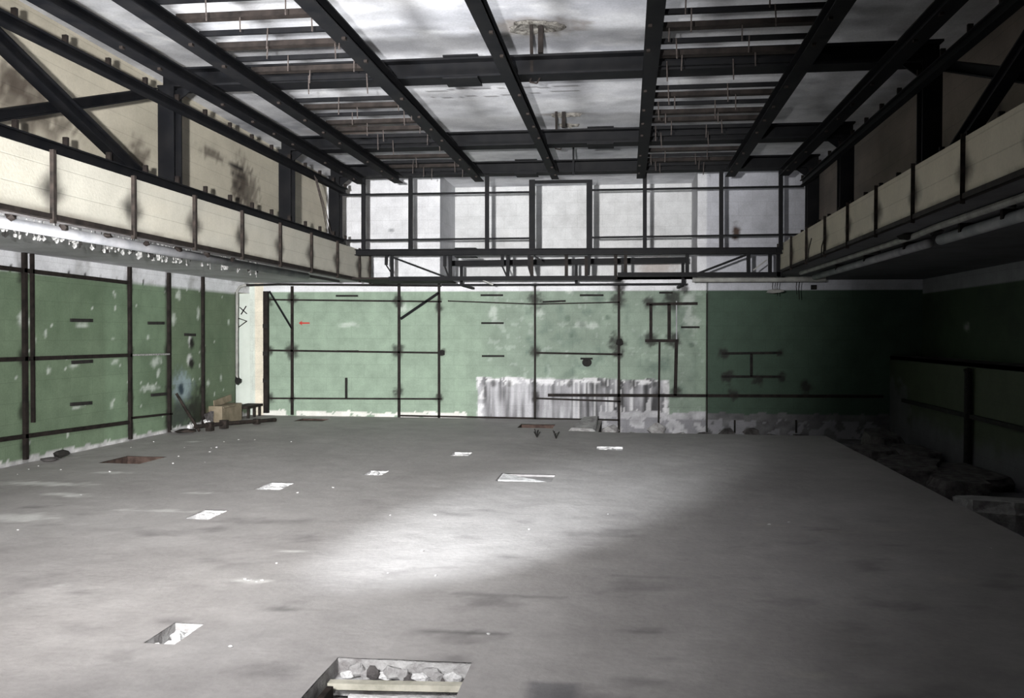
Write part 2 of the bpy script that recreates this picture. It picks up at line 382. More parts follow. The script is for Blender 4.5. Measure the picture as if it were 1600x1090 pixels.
# right side
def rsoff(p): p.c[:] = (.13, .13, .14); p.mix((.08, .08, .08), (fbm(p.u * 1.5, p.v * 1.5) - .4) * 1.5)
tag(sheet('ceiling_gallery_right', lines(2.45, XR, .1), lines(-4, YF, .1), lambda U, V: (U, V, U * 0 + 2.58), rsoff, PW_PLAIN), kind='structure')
tag(MB().box(2.5, 3.6, -4, 14.7, 2.64, 2.98).put('trim_6', M_CONC), kind='structure')
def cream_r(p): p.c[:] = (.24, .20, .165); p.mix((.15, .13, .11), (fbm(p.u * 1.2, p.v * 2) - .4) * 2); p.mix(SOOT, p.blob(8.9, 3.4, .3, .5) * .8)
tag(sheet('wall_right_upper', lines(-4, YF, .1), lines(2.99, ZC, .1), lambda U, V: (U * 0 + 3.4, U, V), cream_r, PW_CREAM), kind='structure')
def rwall(p):
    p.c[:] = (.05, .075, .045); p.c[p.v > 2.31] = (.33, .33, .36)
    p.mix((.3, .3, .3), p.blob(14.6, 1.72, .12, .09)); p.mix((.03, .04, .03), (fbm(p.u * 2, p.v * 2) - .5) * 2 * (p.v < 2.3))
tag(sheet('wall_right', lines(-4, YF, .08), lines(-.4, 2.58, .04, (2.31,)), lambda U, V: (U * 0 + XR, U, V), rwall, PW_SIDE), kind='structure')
def rlow(p):
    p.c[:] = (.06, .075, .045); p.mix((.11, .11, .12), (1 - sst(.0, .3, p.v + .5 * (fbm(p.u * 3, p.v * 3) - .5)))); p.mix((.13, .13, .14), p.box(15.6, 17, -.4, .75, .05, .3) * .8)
tag(sheet('wall_right_lower', lines(-4, YF, .08), lines(-.4, 1.22, .04), lambda U, V: (U * 0 + 4.66, U, V), rlow, PW_SIDE), kind='structure')
tag(MB().box(4.66, XR, -4, YF, 1.16, 1.22).put('trim_7', M_DIRT), kind='structure')
tag(MB().box(-7.7, XR + .1, -4.2, -4, -.4, ZC).put('wall_back', M_GREYM), kind='structure')

# ceiling
def paint_ceil(p):
    u, v = p.u, p.v
    p.c[:] = (.74, .75, .78)
    k = fbm(u * .55 + 9, v * .8); p.mix((.36, .37, .41), (k - .42) * 3.0)
    k = fbm(u * 2.2, v * 3.1, 6); p.mix((.42, .43, .46), (k - .5) * 2.2)
    p.mix((.72, .73, .75), ((fbm(u * 3 + 5, v * 5 + 5, 5) - .55) * 3))
    for px, py, a, b in [(882, 178, .5, .1), (835, 42, .7, .35)]:
        q = P(px, py, 2, ZC); p.mix((.2, .17, .14), p.blob(q[0], q[1], a, b) * .7)
    p.mix((.6, .4, .28), p.blob(-4.0, 12.9, .7, .4) * .55)
    for off in (0, .35):   # cracks
        yy = 10.9 + off + .18 * (fbm(u * 3, u * 0 + off * 9) - .5) - .3 * off * sst(-3, 0, u)
        p.mix((.1, .1, .1), (np.abs(v - yy) < .018 + .012 * (fbm(u * 9, u * 0) - .5)) * (u > -2.5) * (u < -.6) * .8)
    for c in ((-4.3, 8.2), (-4.2, 10.4)):   # old curved tide marks
        d = np.hypot(u - c[0], (v - c[1]) * .8); p.mix((.85, .85, .86), (np.abs(d - .55) < .03) * (v > c[1]) * .5)
CEIL = sheet('ceiling', lines(-5.75, 3.45, .045), lines(-4, YB, .045), lambda U, V: (U, V, U * 0 + ZC), paint_ceil, PW_PLAIN)
tag(CEIL, kind='structure')

# ------------------------------------------------------------------ floor with its pits, trench on the right
def rect(nl, fr):
    a = P(nl[0], nl[1], 2, 0); b = P(fr[0], fr[1], 2, 0)
    return [min(a[0], b[0]), max(a[0], b[0]), min(a[1], b[1]), max(a[1], b[1])]
PITS = [  # rect, depth, lining, label
    (rect((153, 723), (261, 713)), .45, M_PIT, 'dark empty rectangular pit in the floor near the left wall'),
    (rect((398, 764.5), (461, 754)), .035, M_PLAS, 'bright white filled square patch in the floor, brighter than its neighbours, left of centre'),
    (rect((287, 810), (357, 797)), .04, M_PLAS, 'white filled floor patch with a dusty white trail on its left side'),
    (rect((224, 1003), (318, 973)), .10, M_CONC, 'grey and white broken floor pit in the lower left, nearest small pit'),
    (rect((566, 742), (609, 735)), .035, M_PLAS, 'small white floor patch left of the bright light pool'),
    (rect((702, 711.5), (739, 706)), .035, M_PLAS, 'small white floor patch near the far wall, left of the two farthest'),
    (rect((775, 751), (868, 741)), .03, M_FLG, 'wide shallow pit behind the light pool with a white wedge in it'),
    (rect((931, 702), (973, 697)), .035, M_PLAS, 'small white floor patch near the far wall, right of the two farthest'),
    (rect((808, 668), (868, 663)), .2, M_PIT, 'narrow dark slot in the floor close to the bare wall patch'),
    (rect((458, 657.5), (518, 654)), .03, M_PIT, 'thin dark slot in the floor below the red arrow'),
]
kx0 = P(528, 1025, 2, 0); kx1 = P(738, 1034, 2, 0)
BIG = [kx0[0], kx1[0], 3.45, kx0[1]]
PITS.append((BIG, .27, M_CONC, 'large broken open pit at the bottom edge with rubble rim and pale plank'))
EDX, EDY, STEPX = 3.12, 14.62, -.45
def paint_floor(p):
    u, v = p.u, p.v
    p.c[:] = (.375, .360, .355)
    p.mix((.30, .285, .28), (fbm(u * .9 + 3, v * .7 + 1) - .42) * 2)
    p.mix((.43, .415, .41), (fbm(u * 2 + 13, v * 1.4 + 5) - .5) * 2)
    p.mix((.20, .19, .19), ((fbm(u * 2.4 + 40, v * 4.5, 5) - .64) * 6) * (1 - sst(7.5, 9, v)) * .7)
    for px, py, ru, rv, k in [(735, 988, .3, .05, .6), (940, 835, .5, .1, .25), (790, 930, .5, .06, .4), (1000, 900, .3, .05, .3), (440, 950, .15, .05, .5), (1010, 985, .25, .05, .5), (1010, 1065, .2, .05, .4)]:
        q = P(px, py, 2, 0); p.mix((.07, .07, .07), p.blob(q[0], q[1], ru, rv, .9) * k)
    for px, py, ru, rv in [(35, 808, .35, .22), (255, 798, .5, .06), (65, 755, .7, .15), (100, 772, .3, .1), (120, 775, .2, .06), (395, 907, .16, .06), (450, 861, .15, .04), (300, 690, .15, .12), (310, 770, .2, .06), (172, 738, .3, .1)]:
        q = P(px, py, 2, 0); p.mix((.68, .68, .66), p.blob(q[0], q[1], ru, rv, .9) * .75)
    for px, py in [(1200, 820), (1310, 830), (1400, 826), (1490, 905), (1270, 1055)]:
        q = P(px, py, 2, 0); p.mix((.45, .43, .4), p.blob(q[0], q[1], .16, .07, 1.2) * .6)
    r = rect((822, 1090), (905, 1070)); p.mix((.13, .13, .14), p.box(r[0], r[1], r[2] - .4, r[3], .03, .04) * .7)
    p.mix((.42, .42, .41), (fbm(u * 16, v * 16, 3) > .83) * (u < -3.5) * .8)
    q0 = P(185, 775, 2, 0); q1 = P(235, 760, 2, 0)
    d = np.abs((v - q0[1]) - (u - q0[0]) * (q1[1] - q0[1]) / (q1[0] - q0[0])); p.mix((.08, .08, .08), (d < .05) * (u > q0[0]) * (u < q1[0]) * .6)
cx = [STEPX]; cy = [EDY]
for r, *_ in PITS: cx += r[:2]; cy += r[2:]
def fz(U, V):
    z = .012 * (fbm(U * 1.3, V * 1.3) - .5) + .006 * (fbm(U * 7, V * 7) - .5)
    return (U, V, z)
us = lines(XL, EDX, .05, cx); vs = lines(-4, YF, .05, cy)
holes = [tuple(r) for r, *_ in PITS] + [(STEPX, 99, EDY, 99)]
tag(sheet('floor', us, vs, fz, paint_floor, PW_FLOOR, holes), kind='structure')
tag(sheet('floor_trench', lines(STEPX, 4.66, .12), lines(-4, YF, .12), lambda U, V: (U, V, -.33 + .1 * fbm(U * 2, V * 2)),
    lambda p: (p.c.__setitem__(slice(None), (.12, .115, .12)), p.mix((.3, .3, .31), (fbm(p.u * 3, p.v * 3) - .5) * 3)), PW_PLAIN), kind='structure')
eb = MB(); eb.box(EDX - .12, EDX - .005, -4, EDY - .01, -.34, -.012); eb.box(STEPX, EDX, EDY - .15, EDY - .005, -.34, -.012); eb.box(STEPX - .12, STEPX - .005, EDY, YF, -.34, -.012)
tag(eb.put('trim_8', M_DIRT), kind='structure')
for i, (r, dep, m, lab) in enumerate(PITS):
    x0, x1, y0, y1 = r; b = MB(); t = .03; rn = random.Random(i)
    b.box(x0 - t, x1 + t, y0 - t, y1 + t, -dep - .03, -dep)
    for (a, c, d, e) in ((x0 - t, x0, y0, y1), (x1, x1 + t, y0, y1), (x0 - t, x1 + t, y0 - t, y0), (x0 - t, x1 + t, y1, y1 + t)):
        b.box(a, c, d, e, -dep, -.008)
    root = empty('floor_pit', ((x0 + x1) / 2, (y0 + y1) / 2, -dep), lab, 'floor pit', 'pits and patches in the floor')
    b.put('lining', m, root)
    if m is M_PLAS:
        q = MB()
        for k in range(14): q.rock((rn.uniform(x0 + .04, x1 - .04), rn.uniform(y0 + .03, y1 - .03), -dep - .005), rn.uniform(.03, .09), rn.uniform(.02, .06), rn.uniform(.02, .045), k + i * 20)
        tag(q.put('plaster_fill', M_PLAS, root), kind='stuff')
# white wedge in the wide shallow pit, and the rubble of the near left pit
r = PITS[6][0]; a = r[0]; b_ = r[3]
wd = MB(); wd.add([(a + .02, r[2] + .02, -.03), (a + .02, b_ - .12, -.03), (r[1] - .05, r[2] + .10, -.03), (a + .02, r[2] + .02, .012), (a + .02, b_ - .12, .02), (r[1] - .05, r[2] + .10, -.015)], [(0, 1, 2), (3, 5, 4), (0, 3, 4, 1), (1, 4, 5, 2), (2, 5, 3, 0)])
tag(wd.put('plaster_wedge', M_PLAS), 'white plaster wedge lying in the wide shallow pit behind the light pool', 'plaster')
r = PITS[3][0]
for k, (fx, fy, s, h) in enumerate([(.15, .3, .05, .07), (.4, .75, .06, .09), (.6, .35, .07, .08), (.85, .7, .05, .09), (.5, .55, .03, .12)]):
    o = MB().rock((r[0] + (r[1] - r[0]) * fx, r[2] + (r[3] - r[2]) * fy, -.10), s, s * .7, h, 60 + k).put('plaster_lump', M_PLAS)
    tag(o, 'white plaster lump in the grey broken pit at lower left', 'rubble', 'plaster lumps in the lower left pit')
# big pit: rubble along the far rim, plank across, inner box wall
x0, x1, y0, y1 = BIG
rn = random.Random(4)
for k in range(13):
    x = x0 + .05 + (x1 - x0 - .1) * (k + .5) / 13 + rn.uniform(-.01, .01); s = rn.uniform(.03, .055)
    o = MB().rock((x, y1 - .055 + rn.uniform(-.02, .02), -.09), s * 1.2, s * .8, rn.uniform(.04, .09), 80 + k, 22).put('stone', [M_PLAS, M_CONC, M_CONC, M_DIRT][k % 4])
    tag(o, 'broken stone on the rim behind the plank of the big pit', 'stone', 'stones along the rim of the big pit')
b = MB().box(x0, x1, y1 - .13, y1 - .002, -.14, -.085)
tag(b.put('concrete_ledge', M_CONC), 'rough concrete ledge carrying the stones at the back of the big pit', 'ledge')
tag(MB().bar((x0 + .01, y1 - .165, -.075), (x1 - .015, y1 - .15, -.06), .05, .03).put('timber_plank', M_WOOD), 'pale timber plank lying across the big open pit', 'plank')
tag(MB().box(x0 + .02, x0 + .05, y0 + .05, y1 - .22, -.26, -.06).put('steel_edge_plate', M_RUST), 'rusty steel plate along the left side of the big pit', 'plate')
tag(MB().box(x0 + .12, x1 - .03, y1 - .215, y1 - .185, -.265, -.105).put('concrete_block', M_PLAS), 'white plastered block below the plank in the big pit', 'block')

# ------------------------------------------------------------------ steel portal frames
FR = [(5.35, 'nearest black steel portal frame, above and beside the camera'), (8.6, 'first black steel portal frame in view with the thickest columns'), (11.75, 'middle black steel portal frame between the thickest and the farthest'), (13.8, 'farthest black steel portal frame standing over the upper grid')]
CXL, CXR = -4.6, 2.72
for Y, lab in FR:
    root = empty('portal_frame', ((CXL + CXR) / 2, Y, 2.98), lab, 'steel frame', 'steel portal frames under the ceiling')
    MB().ibeam((CXL - .1, Y + .06, 4.165), (CXR + .1, Y + .06, 4.165), .26, .19, .02).put('cross_beam', M_STEEL, root)
    for x in (CXL, CXR): MB().ibeam((x, Y, 2.96), (x, Y, 4.07), .17, .17, .018, (0, 1, 0)).put('column', M_STEEL, root)
    for x, s in ((CXL, 1), (CXR, -1)):
        MB().add([(x + s * .08, Y - .01, 4.07), (x + s * .26, Y - .01, 4.07), (x + s * .08, Y - .01, 3.93), (x + s * .08, Y + .01, 4.07), (x + s * .26, Y + .01, 4.07), (x + s * .08, Y + .01, 3.93)], [(0, 1, 2), (3, 5, 4), (0, 3, 4, 1), (1, 4, 5, 2), (2, 5, 3, 0)]).put('gusset_plate', M_STEEL, root)
    for cxp in ({8.6: (-1.6,), 11.75: (-.35,), 13.8: (-1.55,), 5.35: (-1.6,)}[Y]):
        for zz in (4.27, 4.057): MB().box(cxp - .17, cxp + .17, Y - .09, Y + .21, zz - .008, zz + .008).put('splice_plate', M_STEEL, root)
# longitudinal runners under the cross beams
RUN = [(-4.15, 'outermost left roof runner, above the left truss'), (-3.55, 'roof runner on the outer side of the left rack'), (-2.27, 'roof runner on the inner side of the left rack'), (-1.09, 'lone middle roof runner left of the ceiling holes'),
       (.2, 'roof runner on the inner side of the right rack'), (1.52, 'roof runner on the outer side of the right rack'), (2.3, 'outermost right roof runner, above the right truss')]
RZ = 4.0
for x, lab in RUN:
    root = empty('roof_runner', (x, 8.8, RZ - .06), 'long black steel ' + lab, 'steel beam', 'roof runners')
    wd = {-1.09: .11, .2: .13}.get(x, .14)
    MB().ibeam((x, 3.9, RZ), (x, 13.72 if x not in (-1.09,) else 13.65, RZ), wd, .11, .012).put('beam', M_STEEL, root)
    for Y in (6.9, 7.5, 8.75, 9.5, 10.1, 10.7, 11.9, 12.6, 13.2):
        MB().box(x + (.02 if x < 0 else -.05), x + (.05 if x < 0 else -.02), Y, Y + .04, RZ - .075, RZ - .055).put('bolt_clip', M_RUSTK, root)
# racks of short crossbars
words = ['first', 'second', 'third', 'fourth', 'fifth', 'sixth', 'seventh', 'eighth', 'ninth', 'tenth', 'eleventh', 'twelfth', 'thirteenth', 'fourteenth', 'fifteenth', 'sixteenth', 'seventeenth', 'eighteenth', 'nineteenth', 'twentieth']
def rack(xa, xb, ys, side, seed):
    rn = random.Random(seed)
    for i, (Y, kind) in enumerate(ys):
        root = empty('rack_crossbar', ((xa + xb) / 2, Y, RZ + .06), 'short %s crossbar of the %s ceiling rack, %s from the camera' % ('black' if kind else 'brown-grey', side, words[i]), 'crossbar', 'crossbars of the %s ceiling rack' % side)
        if kind: MB().bar((xa, Y, RZ + .075), (xb, Y, RZ + .075), .035, .04).put('bar', M_STEEL, root)
        else: MB().prism((xa, Y, RZ + .08), (xb, Y, RZ + .08), [(-.045, -.025), (.045, -.025), (.045, .02), (.038, .02), (.038, -.018), (-.038, -.018), (-.038, .02), (-.045, .02)]).put('channel', M_RUSTK, root)
        for fx in ((.36, .86) if side == 'left' else (.08, .55)):
            x = xa + (xb - xa) * (fx + (i % 3) * .06 + rn.uniform(-.02, .02))
            MB().tube([(x, Y - .03, RZ + .09), (x + rn.uniform(-.01, .01), Y - .03, RZ - .05 - rn.uniform(0, .06))], .006, 5).put('wire', M_WIRE, root)
ysb = [(6.35, 1), (6.72, 0), (7.08, 1), (7.42, 0), (7.78, 1), (8.14, 0), (8.42, 1), (9.22, 1), (9.52, 0), (9.86, 1), (10.25, 0), (10.62, 0), (10.98, 1), (11.35, 1), (12.32, 0), (12.68, 1), (13.05, 0), (13.35, 1)]
rack(-3.52, -2.30, ysb, 'left', 1)
rack(.23, 1.49, [(y - .05, k) for y, k in ysb], 'right', 2)

# side trusses: chords with brackets, braces
for sx, side, cx_ in ((-1, 'left', -4.47), (1, 'right', 2.6)):
    for z, nm, wh, word in ((3.86, 'upper', .09, 'middle rail across the %s columns with upright brackets'), (3.04, 'lower', .10, 'bottom rail on the %s gallery edge with upright brackets')):
        root = empty('truss_rail', (cx_, 9, z - .05), 'long black steel ' + word % side, 'steel beam', 'side truss rails')
        MB().ibeam((cx_, 3.9, z), (cx_, 13.9, z), .08, wh, .012).put('beam', M_STEEL, root)
        for k in range(15):
            Y = 5.5 + .6 * k
            MB().box(cx_ - .02, cx_ + .02, Y - .015, Y + .015, z + wh / 2, z + wh / 2 + .075).put('bracket', M_RUSTK, root)
    x = cx_ - sx * -.0 + sx * .09
    a, b = (x, 5.5, 3.93), (x, 8.1, 3.02)
    tag(MB().ibeam(a, b, .1, .11, .014).put('diagonal_brace', M_STEEL), 'thick black steel brace falling away from the camera along the %s truss' % side, 'steel brace', 'truss diagonals')
    a, b = (x + sx * .1, 5.5, 2.99), (x + sx * .1, 8.4, 3.98)
    tag(MB().ibeam(a, b, .09, .09, .014).put('diagonal_brace', M_STEEL), 'black steel brace rising away from the camera along the %s truss' % side, 'steel brace', 'truss diagonals')

# ------------------------------------------------------------------ gallery fascias
def fascia(side, X, sx, z0, z1, ys, yend):
    root = empty('gallery_fascia', (X, (ys[0] + yend) / 2, z0), 'cream %s gallery front of separate panels between rusty uprights' % side, 'fascia')
    ed = ys + [yend]
    for i, (a, b) in enumerate(zip(ed[:-1], ed[1:])):
        def pf(p, a=a, b=b, i=i):
            p.c[:] = (.47, .455, .395) if side == 'left' else (.52, .48, .38)
            p.mix((.5, .47, .39), (fbm(p.u * 1.5, p.v * 4) - .45) * 1.5)
            dist = np.minimum(p.u - a, b - p.u); zz = (p.v - z0) / (z1 - z0)
            k = 1 - sst(.02, .2 * (.4 + .9 * np.exp(-((zz - .42) / .25) ** 2)), dist + .12 * (fbm(p.u * 12, p.v * 12) - .5))
            p.mix(SOOT, k * np.exp(-((zz - .42) / .3) ** 2) * .9)
            p.mix((.1, .08, .06), (1 - sst(0, .05, p.v - z0 + .05 * (fbm(p.u * 6, p.v * 6) - .5))) * .7)
        sheet('panel', lines(a + .012, b - .012, .035), lines(z0, z1, .03), lambda U, V: (U * 0 + X, U, V), pf, PW_CREAM, parent=root)
    for Y in ed:
        MB().angle((X + sx * .015, Y, z0 - .06), (X + sx * .015, Y, z1 + .02), .035, .035, .008, (0, 1, 0)).put('upright', M_RUST, root)
    MB().box(min(X, X - sx * .03), max(X, X - sx * .03) + .0, ed[0], yend, z0 - .03, z0).put('bottom_rail', M_RUST, root)
    MB().box(X - .02, X + .02, ed[0], yend, z0 - .028, z0 + .012).put('bottom_angle', M_RUSTK, root)
fascia('left', -4.4, 1, 2.50, 2.985, [2.99 + 1.14 * k for k in range(0, 11)], 15.0)
fascia('right', 2.4, -1, 2.60, 3.02, [2.3 + 1.13 * k for k in range(0, 12)], 14.75)

# ------------------------------------------------------------------ pipes and flaking paint under the left gallery
root = empty('white_pipe', (-4.6, 9, 2.4), 'thick white pipe running under the left gallery edge with dark clamps', 'pipe')
MB().tube([(-4.63, 3, 2.42), (-4.63, 12.6, 2.43)], .046, 20).put('pipe', M_WHITE, root, True)
for px, py in [(21, 326), (104, 346), (172, 361), (231, 374), (282, 383), (326, 393), (365, 401)]:
    q = P(px, py, 0, -4.56); Y = q[1]
    MB().rock((-4.58, Y, 2.425), .04, .06, .08, int(Y * 10)).put('clamp', M_RUSTK, root)
tag(MB().box(-4.56, -4.425, 3, 14.8, 2.478, 2.498).put('ledge_board', M_DIRT), 'worn dark ledge board between the left fascia and the white pipe', 'ledge')
tag(MB().tube([(-4.78, 3, 2.47), (-4.8, 9, 2.46), (-4.78, 14.5, 2.47)], .022, 8).put('dark_pipe', M_DARK), 'thin dark pipe behind the white pipe under the left gallery', 'pipe')
rn = random.Random(11)
def flake(px, py, s):
    q = P(px, py, 0, -4.86 - rn.uniform(0, .16)); x, y, z = q
    b = MB(); n = rn.randint(4, 6); pts = []
    for k in range(n):
        an = 6.283 * k / n + rn.uniform(-.3, .3); pts.append((s * rn.uniform(.5, 1) * math.cos(an), s * rn.uniform(.7, 1.4) * math.sin(an)))
    an = rn.uniform(-.7, .7)
    b.prism((x, y, z), (x + .006 * math.cos(an) + .004, y - .012, z + .002), pts)
    b.tube([(x, y, z + s * .4), (x, y, 2.575)], .004, 4)
    tag(b.put('paint_flake', M_FLAKE if rn.random() < .75 else M_DARK), 'small paint flake dangling behind the white pipe under the left gallery', 'paint flake', 'flakes dangling under the left gallery')
big = [(5, 355, .07), (8, 363, .09), (17, 356, .06), (53, 373, .04), (60, 372, .05), (67, 365, .05), (68, 374, .05), (84, 368, .09), (88, 376, .06), (96, 375, .04), (110, 372, .07), (117, 384, .05), (143, 388, .05), (168, 393, .04), (192, 395, .05), (199, 386, .035), (207, 393, .04), (218, 398, .09), (216, 403, .04), (236, 400, .07), (238, 405, .05), (247, 402, .08), (264, 398, .04), (259, 407, .04), (352, 416, .12), (371, 423, .05), (388, 422, .05)]
for px, py, s in big: flake(px, py, s * .5)
for k in range(64):
    t = rn.random(); flake(4 + 400 * t, 360 + 68 * t + rn.uniform(-4, 6), rn.uniform(.008, .02))
# pipes under the right gallery
root = empty('conduit_pipe', (2.9, 10, 2.5), 'grey pipe under the right gallery with a gap midway', 'pipe')
q = [P(1470, 372, 0, 2.95), P(1452, 380, 0, 2.95)]
MB().tube([(2.95, 3, 2.5), (2.95, q[0][1], 2.5)], .05, 14).put('pipe', M_WHITE, root, True)
MB().tube([(2.95, q[1][1], 2.5), (2.93, 14.6, 2.5)], .045, 14).put('pipe', M_WHITE, root, True)
for Y in (7.4, 8.3, 9.9, 11.5, 13): MB().box(2.89, 3.01, Y, Y + .05, 2.5, 2.575).put('clamp', M_RUSTK, root)
tag(MB().tube([(2.68, 3, 2.54), (2.68, 8.3, 2.54), (2.72, 9.0, 2.54), (2.68, 14.4, 2.55)], .03, 10).put('thin_conduit', M_GREYM), 'thin grey conduit between the right fascia and the thicker pipe', 'pipe')
for k, (Y, dx) in enumerate([(6.9, 0), (8.7, .1), (9.1, -.05), (10.6, .05)]):
    o = MB().rock((2.72 + dx, Y, 2.5), .09, .14, .08, 200 + k).put('torn_insulation', M_DARK)
    tag(o, 'dark torn scrap hanging on the thin conduit under the right gallery', 'scrap', 'torn scraps on the right conduit')
for k, (px, ya, yb) in enumerate([(1283, 368, 402), (1262, 372, 410)]):
    a = P(px + 6, ya, 0, 2.34); c = P(px, yb, 0, 2.34)
    tag(MB().tube([a, ((a[0] + c[0]) / 2 - .02, a[1] + .08, (a[2] + c[2]) / 2), c], .007, 5).put('loose_cable', M_DARK), ['loose black cable hanging over the right fascia, nearer one', 'loose black cable hanging over the right fascia, farther one'][k], 'cable')

# ------------------------------------------------------------------ ceiling hangers and holes
def hanger(pt, pb, dx, lab, holeseed, bracket=False):
    top = P(pt[0], pt[1], 2, ZC); Y = top[1]
    bot = P(pb[0], pb[1], 1, Y)
    root = empty('ceiling_hanger', (top[0], Y, bot[2]), lab, 'hanger', 'iron hangers in the ceiling')
    MB().bar((top[0], Y, ZC - .005), (top[0] + .01, Y, bot[2] + .05), .035, .03).put('rod', M_RUSTK, root)
    if dx: MB().bar((top[0] + dx, Y + .02, ZC - .005), (top[0] + dx, Y + .02, bot[2] + .28), .05, .04).put('rod', M_RUSTK, root)
    s = .05
    z = bot[2]; x = bot[0]
    if not bracket:
        MB().tube([(x, Y, z + .06), (x - .02, Y, z), (x + .05, Y, z - .015), (x + .08, Y, z + .04), (x, Y, z + .06)], .009, 6).put('hook', M_RUSTK, root)
hx = P(835, 40, 2, ZC)
def hole(c, rx, ry, seed, lab):
    rn = random.Random(seed); b = MB(); n = 22; v = []; f = []
    for ring, (k, z) in enumerate([(1.0, ZC - .004), (.86, ZC - .035), (.5, ZC - .012)]):
        for i in range(n):
            an = 6.283 * i / n; r = k * (1 + .16 * math.sin(3 * an + seed) + rn.uniform(-.08, .08)); v.append((c[0] + rx * r * math.cos(an), c[1] + ry * r * math.sin(an), z + rn.uniform(-.01, .006)))
    for ring in range(2):
        for i in range(n): f.append((ring * n + i, ring * n + (i + 1) % n, (ring + 1) * n + (i + 1) % n, (ring + 1) * n + i))
    f.append(tuple(2 * n + i for i in range(n)))
    b.add(v, f); return tag(b.put('broken_plaster_ring', mat('exposed_laths' + str(seed), (.04, .035, .03), (.24, .23, .21), 16, .9, 0, .9, .02)), lab, 'ceiling damage')
hole((hx[0] + .0, hx[1], ZC), .27, .17, 1, 'broken grey plaster round the nearest twin ceiling rods')
h2 = P(882, 178, 2, ZC); hole((h2[0], h2[1] + .0, ZC), .2, .08, 2, 'cracked plaster round the second pair of ceiling rods')
h3 = P(889, 194, 2, ZC); hole((h3[0], h3[1], ZC), .14, .07, 3, 'small bright plaster hole just beyond the second ceiling rods')
hanger((830, 36), (831, 128), .09, 'nearest pair of iron rods with a hook hanging from the ceiling', 1)
hanger((869, 174), (870, 232), .1, 'second pair of iron rods with a hook hanging from the ceiling', 2)
t = P(895, 232, 2, ZC); Y = 13.6
x = P(896, 240, 1, Y)[0]
root = empty('ceiling_post', (x, Y, 4.0), 'single thin black post with a dark triangular cap near the farthest frame', 'hanger')
MB().bar((x, Y, 4.0), (x, Y, ZC), .03, .03).put('rod', M_STEEL, root)
MB().add([(x - .14, Y - .03, ZC - .02), (x + .14, Y - .03, ZC - .02), (x, Y - .03, ZC - .12), (x - .14, Y + .03, ZC - .02), (x + .14, Y + .03, ZC - .02), (x, Y + .03, ZC - .12)], [(0, 1, 2), (3, 5, 4), (0, 3, 4, 1), (1, 4, 5, 2), (2, 5, 3, 0)]).put('cap', M_DARK, root)

# ------------------------------------------------------------------ upper grid in the plane of the farthest frame
YG = 13.82
def g(px, py, Y=YG): return P(px, py, 1, Y)
def gbar(name, a, b, w, h, lab, cat, group, m=M_STEEL, Y=YG, kind='bar'):
    A = g(*a, Y); B = g(*b, Y)
    o = getattr(MB(), kind)(A, B, w, h, **({'up': (0, 1, 0)} if abs(A[0] - B[0]) < .05 else {})).put(name, m)
    return tag(o, lab, cat, group)
for k, (px, w_) in enumerate([(568, .05), (641.5, .06), (761, .06), (1007.5, .065), (1127, .055), (1220, .05)]):
    gbar('grid_post', (px, 276 - (px - 700) * .02), (px, 390), .06, w_, 'black upright of the upper grid, %s from the left' % ['first', 'second', 'third', 'fourth', 'fifth', 'sixth'][k], 'steel post', 'uprights of the upper grid')
for (a, b, lab) in [((528, 304.5), (832, 300), 'upper thin grid rail left of the tall centre frame'), ((530, 375.5), (832, 372), 'lower thin grid rail left of the tall centre frame'), ((922, 297), (1256, 291), 'upper thin grid rail right of the tall centre frame'), ((922, 371), (1256, 366), 'lower thin grid rail right of the tall centre frame')]:
    gbar('grid_rail', a, b, .03, .028, lab, 'steel rail', 'thin rails of the upper grid')
root = empty('hatch_frame', g(876, 394), 'tall black rectangular steel frame in the centre of the upper grid', 'steel frame')
for px, nm in ((831.5, 'side_post'), (921, 'side_post')):
    MB().bar(g(px, 281), g(px, 392), .09, .07, (0, 1, 0)).put(nm, M_STEEL, root)
MB().bar(g(830, 284.5), g(922, 283), .05, .045).put('top_rail', M_STEEL, root)
root = empty('main_girder', g(880, 400), 'wide black steel girder under the upper grid with a splice', 'steel beam')
MB().ibeam(g(556, 394.5), g(1222, 391.5), .14, .095, .014).put('beam', M_STEEL, root)
for py in (388.5, 401.5): MB().bar(g(712, py), g(745, py), .2, .016).put('splice_plate', M_STEEL, root)

